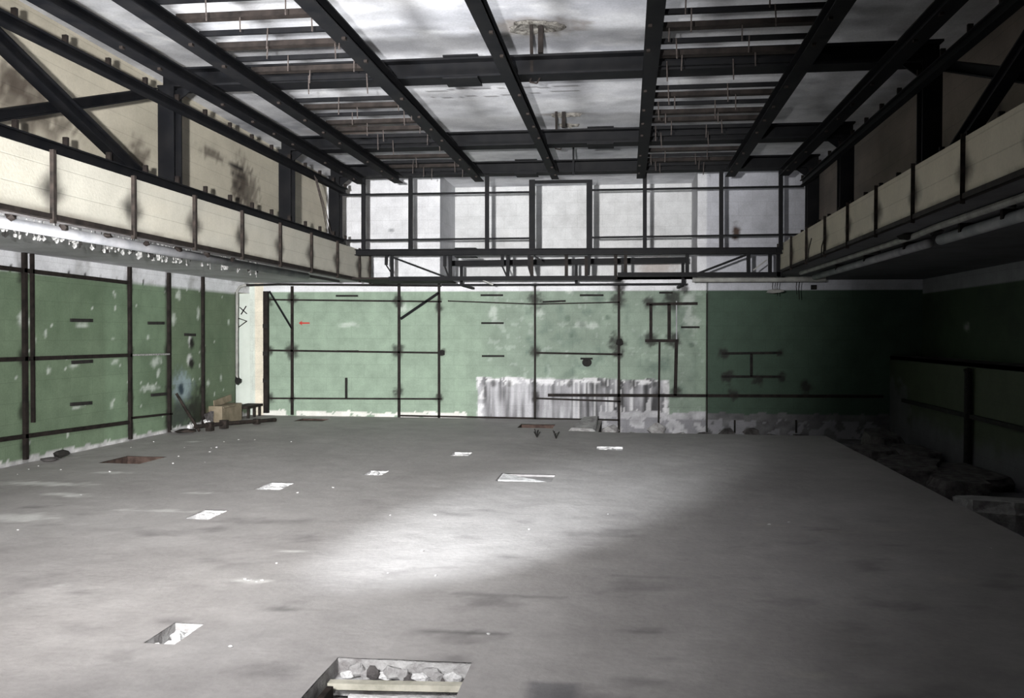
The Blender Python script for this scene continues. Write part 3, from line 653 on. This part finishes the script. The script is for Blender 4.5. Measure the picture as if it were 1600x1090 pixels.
# lower hung assemblies
def lower(parts, lab, at, Y=YG):
    root = empty('hung_truss', g(*at, Y), lab, 'steel truss')
    for nm, a, b, w_, m in parts:
        A = g(*a, Y); B = g(*b, Y); MB().bar(A, B, w_ if abs(A[0] - B[0]) > .06 else .05, w_ if abs(A[0] - B[0]) <= .06 else w_ * .95, (0, 0, 1) if abs(A[0] - B[0]) > .06 else (0, 1, 0)).put(nm, m, root)
lower([('bottom_chord', (608, 435.5), (962, 434), .07, M_STEEL), ('hanger_post', (612.5, 398), (612.5, 436), .04, M_STEEL), ('hanger_post', (703.5, 399), (703.5, 436), .05, M_STEEL), ('hanger_post', (793.5, 399), (793.5, 434), .045, M_STEEL),
       ('hanger_post', (831, 400), (831, 434), .035, M_RUSTK), ('hanger_post', (885, 398), (885, 433), .06, M_RUSTK), ('hanger_post', (916, 400), (916, 433), .05, M_RUSTK), ('hanger_post', (962, 398), (962, 436), .05, M_RUSTK),
       ('diagonal', (614, 402), (694, 432), .03, M_STEEL), ('bent_strap', (604, 396), (603.5, 414), .02, M_STEEL), ('bent_strap', (603.5, 414), (612, 427), .02, M_STEEL), ('bent_strap', (695, 397), (695, 416), .025, M_STEEL), ('bent_strap', (695, 416), (701, 433), .025, M_STEEL),
       ('bent_strap', (785, 396), (785, 416), .025, M_STEEL), ('bent_strap', (785, 416), (792, 432), .025, M_STEEL), ('bent_strap', (827, 398), (827, 416), .03, M_STEEL), ('bent_strap', (827, 416), (832, 433), .03, M_STEEL), ('diagonal', (834, 399), (846, 407), .025, M_STEEL), ('bent_strap', (921, 398), (919, 430), .03, M_STEEL)],
      'long black hung steel truss under the girder, left of the step', (785, 438))
lower([('bottom_chord', (965, 429), (1222, 428.5), .07, M_STEEL), ('hanger_post', (977.5, 392), (977.5, 428), .045, M_RUSTK), ('hanger_post', (1074, 394), (1074, 430), .06, M_STEEL), ('hanger_post', (1169.5, 394), (1169.5, 428), .08, M_STEEL), ('hanger_post', (1203, 394), (1203, 428), .06, M_STEEL),
       ('diagonal', (1088, 428), (1166, 398), .035, M_STEEL), ('hanger_post', (1216, 388), (1216, 432), .07, M_STEEL), ('thin_diagonal', (1177, 422), (1198, 406), .02, M_GREYM)],
      'short black hung steel truss under the girder, right of the step', (1095, 432))
YH = 15.6
for xx, lab in ((-2.9, 'left'), (.9, 'right')):
    tag(MB().box(xx, xx + .05, 15.62, YF - .005, 2.43, 2.47).put('wall_bracket', M_STEEL), 'black bracket tying the rear hanging frame to the wall, %s one' % lab, 'bracket')
lower([('top_chord', (706, 411.5), (1072, 406), .10, M_STEEL), ('bottom_chord', (690, 445), (1072, 443.5), .035, M_STEEL), ('post', (721, 412), (721, 446), .05, M_STEEL), ('post', (900.5, 410), (900.5, 445), .05, M_STEEL), ('post', (1067, 408), (1067, 444), .06, M_STEEL)],
      'black steel frame hanging behind the two hung trusses', (885, 447), YH)
a = g(566, 439, 14.6); b = g(700, 440, 14.6)
tag(MB().box(a[0], b[0], 13.95, 15.3, a[2] - .01, a[2] + .02).put('grey_tray', M_RUSTK), 'flat dark grey sheet tray below the left hung truss', 'tray')
a = g(752, 437, 13.86); b = g(770, 445, 13.9)
tag(MB().bar(a, b, .12, .02).put('bent_plate', M_GREYM), 'small bent grey plate below the middle of the left hung truss', 'plate')
a = g(1082, 437, 15.3); b = g(1290, 436, 15.3)
tag(MB().tube([a, b], .045, 12).put('grey_pipe', M_GREYM), 'grey pipe lying under the right end of the hung truss', 'pipe')
for k, (px, y0, y1) in enumerate([(1209, 436, 458), (1216, 436, 462), (1246, 435.5, 460), (1250, 435.5, 468)]):
    tag(MB().tube([g(px, y0, 15.3), g(px - 2, (y0 + y1) / 2, 15.3), g(px - 1, y1, 15.3)], .007, 5).put('dangling_wire', M_DARK), 'thin dark wire dangling in front of the white band at right', 'wire', 'wires dangling at the right')
tag(MB().rock(g(1210, 459, 15.3), .17, .05, .09, 5).put('wire_bundle', M_GREYM), 'pale tangled bundle hanging in front of the white band at right', 'wire bundle')
tag(MB().box(*[v for p_ in zip(g(1268, 446, 16.62), g(1276, 453, 16.62)) for v in sorted(p_)][:2], 16.6, 16.69, *sorted((g(1268, 452, 16.62)[2], g(1268, 445, 16.62)[2]))).put('junction_box', M_DARK), 'tiny dark junction box on the white band at far right', 'junction box')
# loose cables at the left end of the upper truss
for k, (px) in enumerate((0, 5, 11)):
    a = P(486 + px * .3, 274 + px * .5, 0, -4.47); c = P(511 + px * .6, 362 + px * .2, 1, 13.5)
    tag(MB().tube([(a[0] + .05, a[1], a[2]), ((a[0] + c[0]) / 2 + .05, (a[1] + c[1]) / 2, (a[2] + c[2]) / 2 - .05), c], .007, 5).put('sagging_wire', M_WIRE), 'thin wire sagging across the last bay of the left truss', 'wire', 'wires in the last bay of the left truss')

# ------------------------------------------------------------------ irons on the far wall
YW = YF - .025
def f2(px, py): return P(px, py, 1, YW)
def wbar(name, a, b, w_, lab, cat='wall iron', group=None, m=M_RUSTK, d=.035):
    A = f2(*a); B = f2(*b); vert = abs(A[0] - B[0]) < .06
    o = MB().bar(A, B, w_ if vert else d, d if vert else w_, (0, 1, 0) if vert else (0, 0, 1))
    return tag(o.put(name, m), lab, cat, group)
G1 = 'upright irons on the far wall'; G2 = 'horizontal irons on the far wall'; G3 = 'short slot irons on the far wall'
for px, y0, y1, w_, lab in [(456.5, 447, 648, .05, 'rusty upright iron just left of the red arrow'), (623.5, 443, 652, .05, 'rusty upright iron at the foot of the slanting brace'), (686, 440, 655, .045, 'rusty upright iron at the top of the slanting brace'),
                           (836, 443, 658, .035, 'rusty upright iron rising through the left half of the bare patch'), (967, 443, 676, .045, 'rusty upright iron rising through the right half of the bare patch'), (1104.5, 458, 676, .02, 'thin dark upright along the seam where the wall turns darker')]:
    wbar('wall_upright', (px, y0), (px, y1), w_, lab, 'wall iron', G1)
root = empty('box_post', f2(417, 648), 'brown boxed post at the left end of the far wall', 'post')
A = f2(413, 455); B = f2(420.5, 648)
MB().box(A[0], B[0], YF - .09, YF - .005, .05, A[2]).put('body', M_RUSTK, root)
for py in (505, 548, 590): q = f2(417, py); MB().box(A[0] - .004, B[0] + .004, YF - .1, YF - .09, q[2] - .09, q[2] - .01).put('slot_plate', M_DARK, root)
for a, b, w_, lab in [((420, 468), (690, 471), .03, 'top horizontal iron left of the bare patch'), ((412, 547), (690, 551), .035, 'middle horizontal iron left of the bare patch'), ((420, 622), (690, 623), .03, 'low horizontal iron left of the bare patch'),
                      ((700, 470), (836, 475), .022, 'sloping thin iron meeting the left upright of the bare patch'), ((836, 475), (968, 472), .022, 'thin iron joining the two uprights near the white band'), ((838, 551), (972, 553.5), .035, 'horizontal iron joining the two uprights above the round hole'),
                      ((838, 622), (970, 627), .03, 'thin iron sagging across the bare patch'), ((856, 617), (1380, 619), .055, 'longest horizontal iron crossing the bare patch into the dark corner'), ((626, 649), (968, 656), .03, 'lowest iron along the foot of the wall')]:
    wbar('wall_rail', a, b, w_, lab, 'wall iron', G2)
for a, b, lab in [((686, 457), (626, 498), 'thick black slanting brace between two uprights'), ((421, 455), (456, 513), 'thin slanting brace beside the boxed post')]:
    wbar('wall_brace', a, b, .05 if a[0] == 686 else .03, lab, 'wall iron', None, M_STEEL)
root = empty('iron_ladder_frame', f2(1035, 532), 'small rusty rectangular iron frame right of the bare patch uprights', 'iron frame')
for a, b, w_ in [((1010, 475), (1090, 474), .05), ((1008, 532), (1060, 532), .055), ((1017, 475), (1017, 530), .055), ((1045.5, 475), (1045.5, 530), .06)]:
    A = f2(*a); B = f2(*b); v = abs(A[0] - B[0]) < .06
    MB().bar(A, B, w_ if v else .05, .05 if v else w_, (0, 1, 0) if v else (0, 0, 1)).put('iron', M_RUSTK, root)
wbar('wall_upright', (1057, 470), (1057, 530), .02, 'white stained upper end of the iron beside the small frame', 'wall iron', None, M_WHITE)
wbar('wall_upright', (1057, 530), (1055, 618), .06, 'thick black upright iron below the white stained end', 'wall iron', G1)
wbar('wall_upright', (1030.5, 534), (1029, 664), .035, 'thin upright iron dropping from the small rectangular frame', 'wall iron', G1)
root = empty('iron_h_frame', f2(1175, 590), 'dark H shaped iron fixed on the shaded green wall', 'iron frame')
for a, b, w_ in [((1128, 552), (1221, 551), .045), ((1128, 588), (1220, 588.5), .045), ((1174, 552), (1174, 588), .045)]:
    A = f2(*a); B = f2(*b); v = abs(A[0] - B[0]) < .06
    MB().bar(A, B, w_ if v else .05, .05 if v else w_, (0, 1, 0) if v else (0, 0, 1)).put('iron', M_DARK, root)
for a, b, lab in [((525, 462), (559, 462), 'short dark slot at the white band above the white scrape'), ((751, 461), (786, 461), 'top one of the three stacked slots left of the uprights'), ((752, 504.5), (787, 504.5), 'middle one of the three stacked slots left of the uprights'), ((753, 556), (788, 556), 'bottom one of the three stacked slots left of the uprights'),
                  ((906, 461), (943, 461), 'short dark slot at the white band between the uprights'), ((1030, 457), (1051, 457), 'short dark slot just above the small rectangular frame'), ((907, 560), (926, 560), 'short dark slot right above the round hole'), ((848, 471.5), (884, 470), 'short bar beside the left upright under the white band'),
                  ((1064, 511), (1093, 511), 'short dark bar right of the white stained iron'), ((526, 548.5), (560, 548.5), 'short dark slot on the middle horizontal iron')]:
    wbar('wall_slot', a, b, .035, lab, 'wall slot', G3, M_DARK, .03)
wbar('wall_slot', (541, 590), (541, 622), .04, 'upright black slot with white chipped edges, lone on the left green wall', 'wall slot', G3, M_DARK)
for px, lab in ((1148, 'left short stub at the foot of the dark wall'), (1244, 'right short stub at the foot of the dark wall')):
    wbar('wall_stub', (px, 656), (px, 676), .03, lab, 'wall iron', None, M_DARK)
q = f2(917, 566)
c = [(q[0] + .09 * math.cos(t_ / 16 * 6.283), YF - .012, q[2] + .09 * math.sin(t_ / 16 * 6.283)) for t_ in range(16)]
tag(MB().prism((q[0], YF - .014, q[2]), (q[0], YF - .003, q[2]), [(.09 * math.cos(t_ / 16 * 6.283) , .08 * math.sin(t_ / 16 * 6.283)) for t_ in range(16)]).put('round_hole', M_DARK), 'round black hole under a short slot on the far wall', 'wall hole')
for k, (px, py, lab) in enumerate([(690, 551, 'lump of weld at the end of the middle horizontal iron'), (968, 534, 'big black weld lump on the right upright of the bare patch')]):
    tag(MB().rock((f2(px, py)[0], YF - .05, f2(px, py)[2] - .08), .09, .05, .15, 300 + k).put('weld_lump', M_DARK), lab, 'weld lump')
# the red arrow painted on the wall, pointing left
def painted_shape(name, pts, m, lab, cat):
    y0, y1 = YF - .006, YF - .002; v = [(p_[0], y0, p_[1]) for p_ in pts] + [(p_[0], y1, p_[1]) for p_ in pts]; n = len(pts)
    b = MB().add(v, [tuple(range(n)), tuple(range(2 * n - 1, n - 1, -1))] + [(i, (i + 1) % n, (i + 1) % n + n, i + n) for i in range(n)])
    return tag(b.put(name, m), lab, cat)
ax, az = fpt(467, 504.5); ex, _ = fpt(484, 504.5)
painted_shape('red_arrow', [(ax, az), (ax + .075, az + .05), (ax + .055, az + .015), (ex, az + .013), (ex, az - .013), (ax + .055, az - .015), (ax + .075, az - .05)], M_RED, 'small red arrow painted on the far wall pointing left', 'painted arrow')

# ------------------------------------------------------------------ irons on the left wall
XW = XL + .03
def l2(px, py): return P(px, py, 0, XW)
def lbar(name, a, b, w_, lab, cat='wall iron', group=None, m=M_RUSTK, d=.045):
    A = l2(*a); B = l2(*b); vert = abs(A[1] - B[1]) < .12
    if vert: B = (B[0], A[1], B[2])
    o = MB().bar(A, B, d if vert else d, w_, (0, 1, 0) if vert else (0, 0, 1))
    return tag(o.put(name, m), lab, cat, group)
G4 = 'upright irons on the left wall'; G5 = 'horizontal irons on the left wall'
for px, y0, y1, w_, lab in [(38, 388, 718, .055, 'thickest rusty upright on the left wall'), (50, 396, 660, .03, 'shorter rusty upright right beside the thickest upright'), (202.5, 412, 686, .05, 'rusty upright on the left wall behind the floor pit'), (264, 426, 675, .055, 'rusty upright on the left wall where the debris heap begins'), (317, 430, 668, .05, 'rusty upright on the left wall behind the debris heap')]:
    lbar('wall_upright', (px, y0), (px, y1), w_, lab, 'wall iron', G4)
for a, b, w_, m, lab in [((-40, 563), (205, 554.5), .05, M_RUSTK, 'middle horizontal iron on the left wall, near half'), ((205, 554.5), (264, 553), .025, M_FLAKE, 'white stained horizontal iron on the left wall, far half'), ((-40, 692), (200, 659.5), .05, M_RUSTK, 'lower horizontal iron on the left wall, near half'), ((203, 653), (268, 646), .03, M_RUSTK, 'lower horizontal iron on the left wall, far half'),
                         ((-40, 413), (200, 441.5), .05, M_RUSTK, 'top horizontal iron along the white band of the left wall')]:
    lbar('wall_rail', a, b, w_, lab, 'wall iron', G5, m)
for a, b, lab in [((111, 500), (144, 500.5), 'top one of three stacked slots on the left wall'), ((113, 566), (144, 564), 'middle one of three stacked slots on the left wall'), ((111, 631.5), (143, 629), 'bottom one of three stacked slots on the left wall'), ((232, 504.5), (256, 504.5), 'upper slot between the second and third left uprights'), ((237, 617), (260, 615), 'lower slot between the second and third left uprights'), ((289, 522.5), (305, 523), 'short slot above the chipped holes on the left wall')]:
    lbar('wall_slot', a, b, .045, lab, 'wall slot', 'short slot irons on the left wall', M_DARK, .03)
# conduit at the opening, niche graffiti
a = P(371, 600, 0, -7.24); Yc = 15.98
pts = [(-7.24, Yc, .75), (-7.24, Yc, 1.5), (-7.24, Yc + .02, 2.38), (-7.2, Yc + .05, 2.47), (-7.1, Yc + .1, 2.5)]
tag(MB().tube(pts, .025, 10).put('bent_conduit', M_GREYM), 'grey bent conduit running down beside the doorway opening', 'pipe')
tag(MB().tube([(-7.1, Yc + .1, 2.5), (-6.6, 16.4, 2.53), f2(690, 446)], .022, 8).put('dark_conduit', M_DARK), 'dark conduit along the top of the white band on the far wall', 'pipe')
tag(MB().rock((-7.22, Yc - .02, .62), .07, .09, .2, 9).put('switch_box', M_DARK), 'small black switch box at the end of the bent conduit', 'switch box')
def stroke(pairs, lab, name):
    b = MB()
    for (a, c) in pairs: b.bar(P(*a, 1, YF - .006), P(*c, 1, YF - .006), .05, .012, (0, 0, 1))
    tag(b.put(name, M_DARK), lab, 'graffiti')
stroke([((375, 480), (386, 490)), ((385, 478), (377, 491))], 'black X sprayed inside the doorway opening', 'graffiti_mark')
stroke([((373, 497), (386, 501.5)), ((386, 501.5), (373, 511))], 'black pointed stroke sprayed below the X', 'graffiti_mark')

# ------------------------------------------------------------------ debris along the left wall
def fl(px, py, z=0): return P(px, py, 2, z)
root = empty('cardboard_box', fl(345, 664), 'crushed brown cardboard box against the left wall beside the opening', 'box')
y0, y1 = 14.85, 15.75
MB().box(-7.25, -7.0, y0, y1 - .1, .01, .32).put('box_body', M_CARD, root)
MB().add([(-7.0, y0, .325), (-7.0, y0 + .4, .325), (-6.95, y0 + .42, .30), (-6.96, y0, .29), (-7.0, y0, .315), (-7.0, y0 + .4, .315), (-6.96, y0 + .42, .29), (-6.97, y0, .28)], [(0, 1, 2, 3), (4, 7, 6, 5), (0, 3, 7, 4), (1, 5, 6, 2), (3, 2, 6, 7), (0, 4, 5, 1)]).put('flap', M_CARD, root)
MB().bar((-7.2, y0 + .1, .35), (-7.18, y0 + .75, .42), .02, .12).put('flap', M_CARD, root)
root = empty('rusty_pipe', fl(370, 668), 'long rusty pipe with collars lying on the floor near the opening', 'pipe')
A = Vector(fl(305, 676)) + Vector((0, 0, .1)); Bp = Vector(fl(350, 670)) + Vector((0, 0, .09)); Cp = Vector(fl(430, 659)) + Vector((0, 0, .04))
MB().tube([A, Bp, Cp], .035, 10).put('pipe', M_RUST, root)
for t_, d in ((.45, A), ):
    q = A.lerp(Bp, .5); MB().box(q.x - .05, q.x + .05, q.y - .06, q.y + .06, 0, .14).put('collar', M_RUST, root)
q = Bp; MB().box(q.x - .06, q.x + .06, q.y - .05, q.y + .05, .01, .15).put('collar', M_RUST, root)
q = Bp.lerp(Cp, .62); MB().box(q.x - .05, q.x + .05, q.y - .05, q.y + .05, .01, .1).put('collar', M_RUST, root)
tag(MB().tube([Vector(fl(312, 640)) * 0 + Vector((-7.24, 13.7, .62)), Vector((-7.1, 13.75, .35)), Vector((-6.8, 13.6, .03))], .022, 8).put('bent_iron', M_RUST), 'bent rusty iron leaning from the left wall to the floor', 'iron')
for k, (px, py, s, h, m, lab) in enumerate([(272, 664, .1, .12, M_PLAS, 'white plaster lump leaning high in the debris heap'), (283, 668, .08, .1, M_PLAS, 'rounded white plaster lump in the middle of the debris heap'), (297, 674, .07, .14, M_PLAS, 'slim white plaster shard at the right of the debris heap'), (318, 668, .06, .07, M_PLAS, 'small white lump beside the cardboard box'),
                                       (290, 677, .22, .08, M_RUST, 'flat rust-brown rubble at the foot of the debris heap'), (276, 676, .15, .07, M_CONC, 'pale concrete crumb pile under the third left upright'), (95, 716, .13, .12, M_DARK, 'black lump on the floor against the left wall'), (78, 720, .16, .05, M_DIRT, 'low dark rubble beside the black lump'), (302, 664, .12, .3, M_DIRT, 'dark rubble stack against the last left upright')]):
    q = fl(px, py); x = max(q[0], XL + s + .02)
    tag(MB().rock((x, q[1], 0), s * .8, s, h, 400 + k, 14).put('rubble_lump', m), lab, 'rubble')
root = empty('low_bench', fl(395, 645), 'low broken bench frame under the doorway opening', 'bench')
MB().box(-7.3, -7.0, 15.9, 16.62, .19, .235).put('board', M_RUST, root)
for Y in (15.98, 16.25, 16.5): MB().box(-7.05, -7.01, Y, Y + .04, .0, .19).put('leg', M_RUST, root)
# crumbs on the floor
pts = [(330, 700), (338, 699), (328, 706), (320, 722), (279, 713), (288, 699), (373, 687), (398, 687), (45, 733), (172, 737), (205, 699), (383, 905), (388, 907), (393, 906), (401, 909), (409, 907), (127, 773), (28, 828), (27, 741), (465, 770), (763, 991), (680, 899), (606, 895), (827, 827), (660, 861), (1548, 857), (432, 880), (360, 1010), (240, 690), (270, 724), (350, 690), (95, 734), (60, 728), (455, 690), (1202, 820), (1233, 816), (520, 762), (610, 805), (680, 805), (950, 803)]
for k, (px, py) in enumerate(pts):
    q = fl(px, py); s = rn.uniform(.005, .011) * (1 + q[1] * .06)
    tag(MB().rock((q[0], q[1], -.002), s * 1.3, s, s, 500 + k, 6).put('plaster_crumb', M_PLAS), 'tiny white plaster crumb lying on the dusty floor', 'crumb', 'plaster crumbs on the floor')
for k, (px, py) in enumerate([(839, 683), (869, 685)]):
    b = MB(); q = fl(px, py)
    for j in range(5):
        an = j * 1.25 + k; b.tube([(q[0], q[1], 0), (q[0] + .05 * math.cos(an), q[1] + .05 * math.sin(an), .09 + .02 * (j % 3))], .008, 5)
    tag(b.put('bent_rebar_tuft', M_DARK), ['tuft of bent rods sticking out of the floor, left one', 'tuft of bent rods sticking out of the floor, right one'][k], 'rebar')
# broken slab corner at the floor's far step
q = fl(905, 672)
tag(MB().add([(-.95, 14.75, .0), (-.5, 14.7, .0), (-.5, 15.9, .0), (-.8, 15.9, .0), (-.9, 14.8, .05), (-.55, 14.75, .04), (-.5, 15.8, .16), (-.75, 15.85, .13)], [(0, 1, 2, 3), (4, 7, 6, 5), (0, 4, 5, 1), (1, 5, 6, 2), (2, 6, 7, 3), (3, 7, 4, 0)]).put('tilted_slab', M_CONC), 'tilted broken slab at the step of the far floor edge', 'slab')
for k in range(9):
    x = -.3 + k * .42; q = random.Random(k)
    tag(MB().rock((x, YF - .22, -.36), .2, .15, q.uniform(.15, .38), 700 + k).put('concrete_chunk', M_CONC if k < 4 else M_DIRT), 'concrete chunk in the gap at the foot of the far wall', 'rubble', 'chunks at the foot of the far wall')
# rubble slabs in the trench on the right
for k, (px, py, sx, sy, sz, lab) in enumerate([(1362, 705, .35, .3, .32, 'dark broken slab at the far end of the right trench'), (1418, 728, .45, .55, .3, 'broad dark slab in the middle of the right trench'), (1375, 690, .3, .3, .4, 'dark boulder against the far right corner'), (1500, 752, .35, .4, .3, 'grey slab with a rounded end in the right trench'), (1560, 790, .5, .5, .33, 'nearest pale slab at the right edge of the picture'),
                                        (1455, 700, .3, .5, .25, 'dark slab behind the broad one in the right trench'), (1570, 735, .4, .6, .25, 'dark slab along the right wall at the picture edge')]):
    q = P(px, py, 2, -.1); x = min(max(q[0], EDX + sx + .05), 4.6 - sx)
    o = MB(); rr = random.Random(k); an = rr.uniform(-.5, .5); tl = rr.uniform(-.25, .25); vs_ = []
    for ring, (kk, zz) in enumerate(((1, 0), (1.02, .7), (.93, 1))):
        for j in range(9):
            t_ = j / 9 * 6.283; c_, s_ = math.cos(t_), math.sin(t_); m_ = max(abs(c_), abs(s_)); rj = .88 + .12 * math.sin(j * 7.3 + k * 3 + ring)
            X_, Y_ = sx * c_ / m_ * kk * rj, sy * s_ / m_ * kk * rj
            vs_.append((x + X_ * math.cos(an) - Y_ * math.sin(an), q[1] + X_ * math.sin(an) + Y_ * math.cos(an), -.36 + sz * zz * (1 + tl * Y_ / sy * .8)))
    o.add(vs_, [tuple(range(9)), tuple(range(26, 17, -1))] + [(a_ * 9 + j, a_ * 9 + (j + 1) % 9, a_ * 9 + 9 + (j + 1) % 9, a_ * 9 + 9 + j) for a_ in (0, 1) for j in range(9)])
    tag(o.put('broken_slab', M_DIRT if k != 4 else M_CONC), lab, 'rubble')
a = P(1513, 580, 0, 4.6); root = empty('standing_pipe', (4.6, a[1], -.3), 'dark standing pipe against the low right wall', 'pipe')
MB().tube([(4.6, a[1], -.3), (4.6, a[1], a[2])], .05, 12).put('pipe', M_DARK, root)
MB().rock((4.6, a[1], a[2] - .04), .07, .07, .1, 3).put('cap', M_DARK, root)
a = P(1410, 625, 0, 4.62); b_ = P(1600, 670, 0, 4.62)
tag(MB().bar((4.62, a[1], a[2]), (4.62, b_[1] - 5, b_[2]), .04, .06).put('wall_rail', M_DARK), 'dark rail along the low right wall', 'wall iron')

for o in list(bpy.data.objects):
    if '_w' in o: del o['_w']
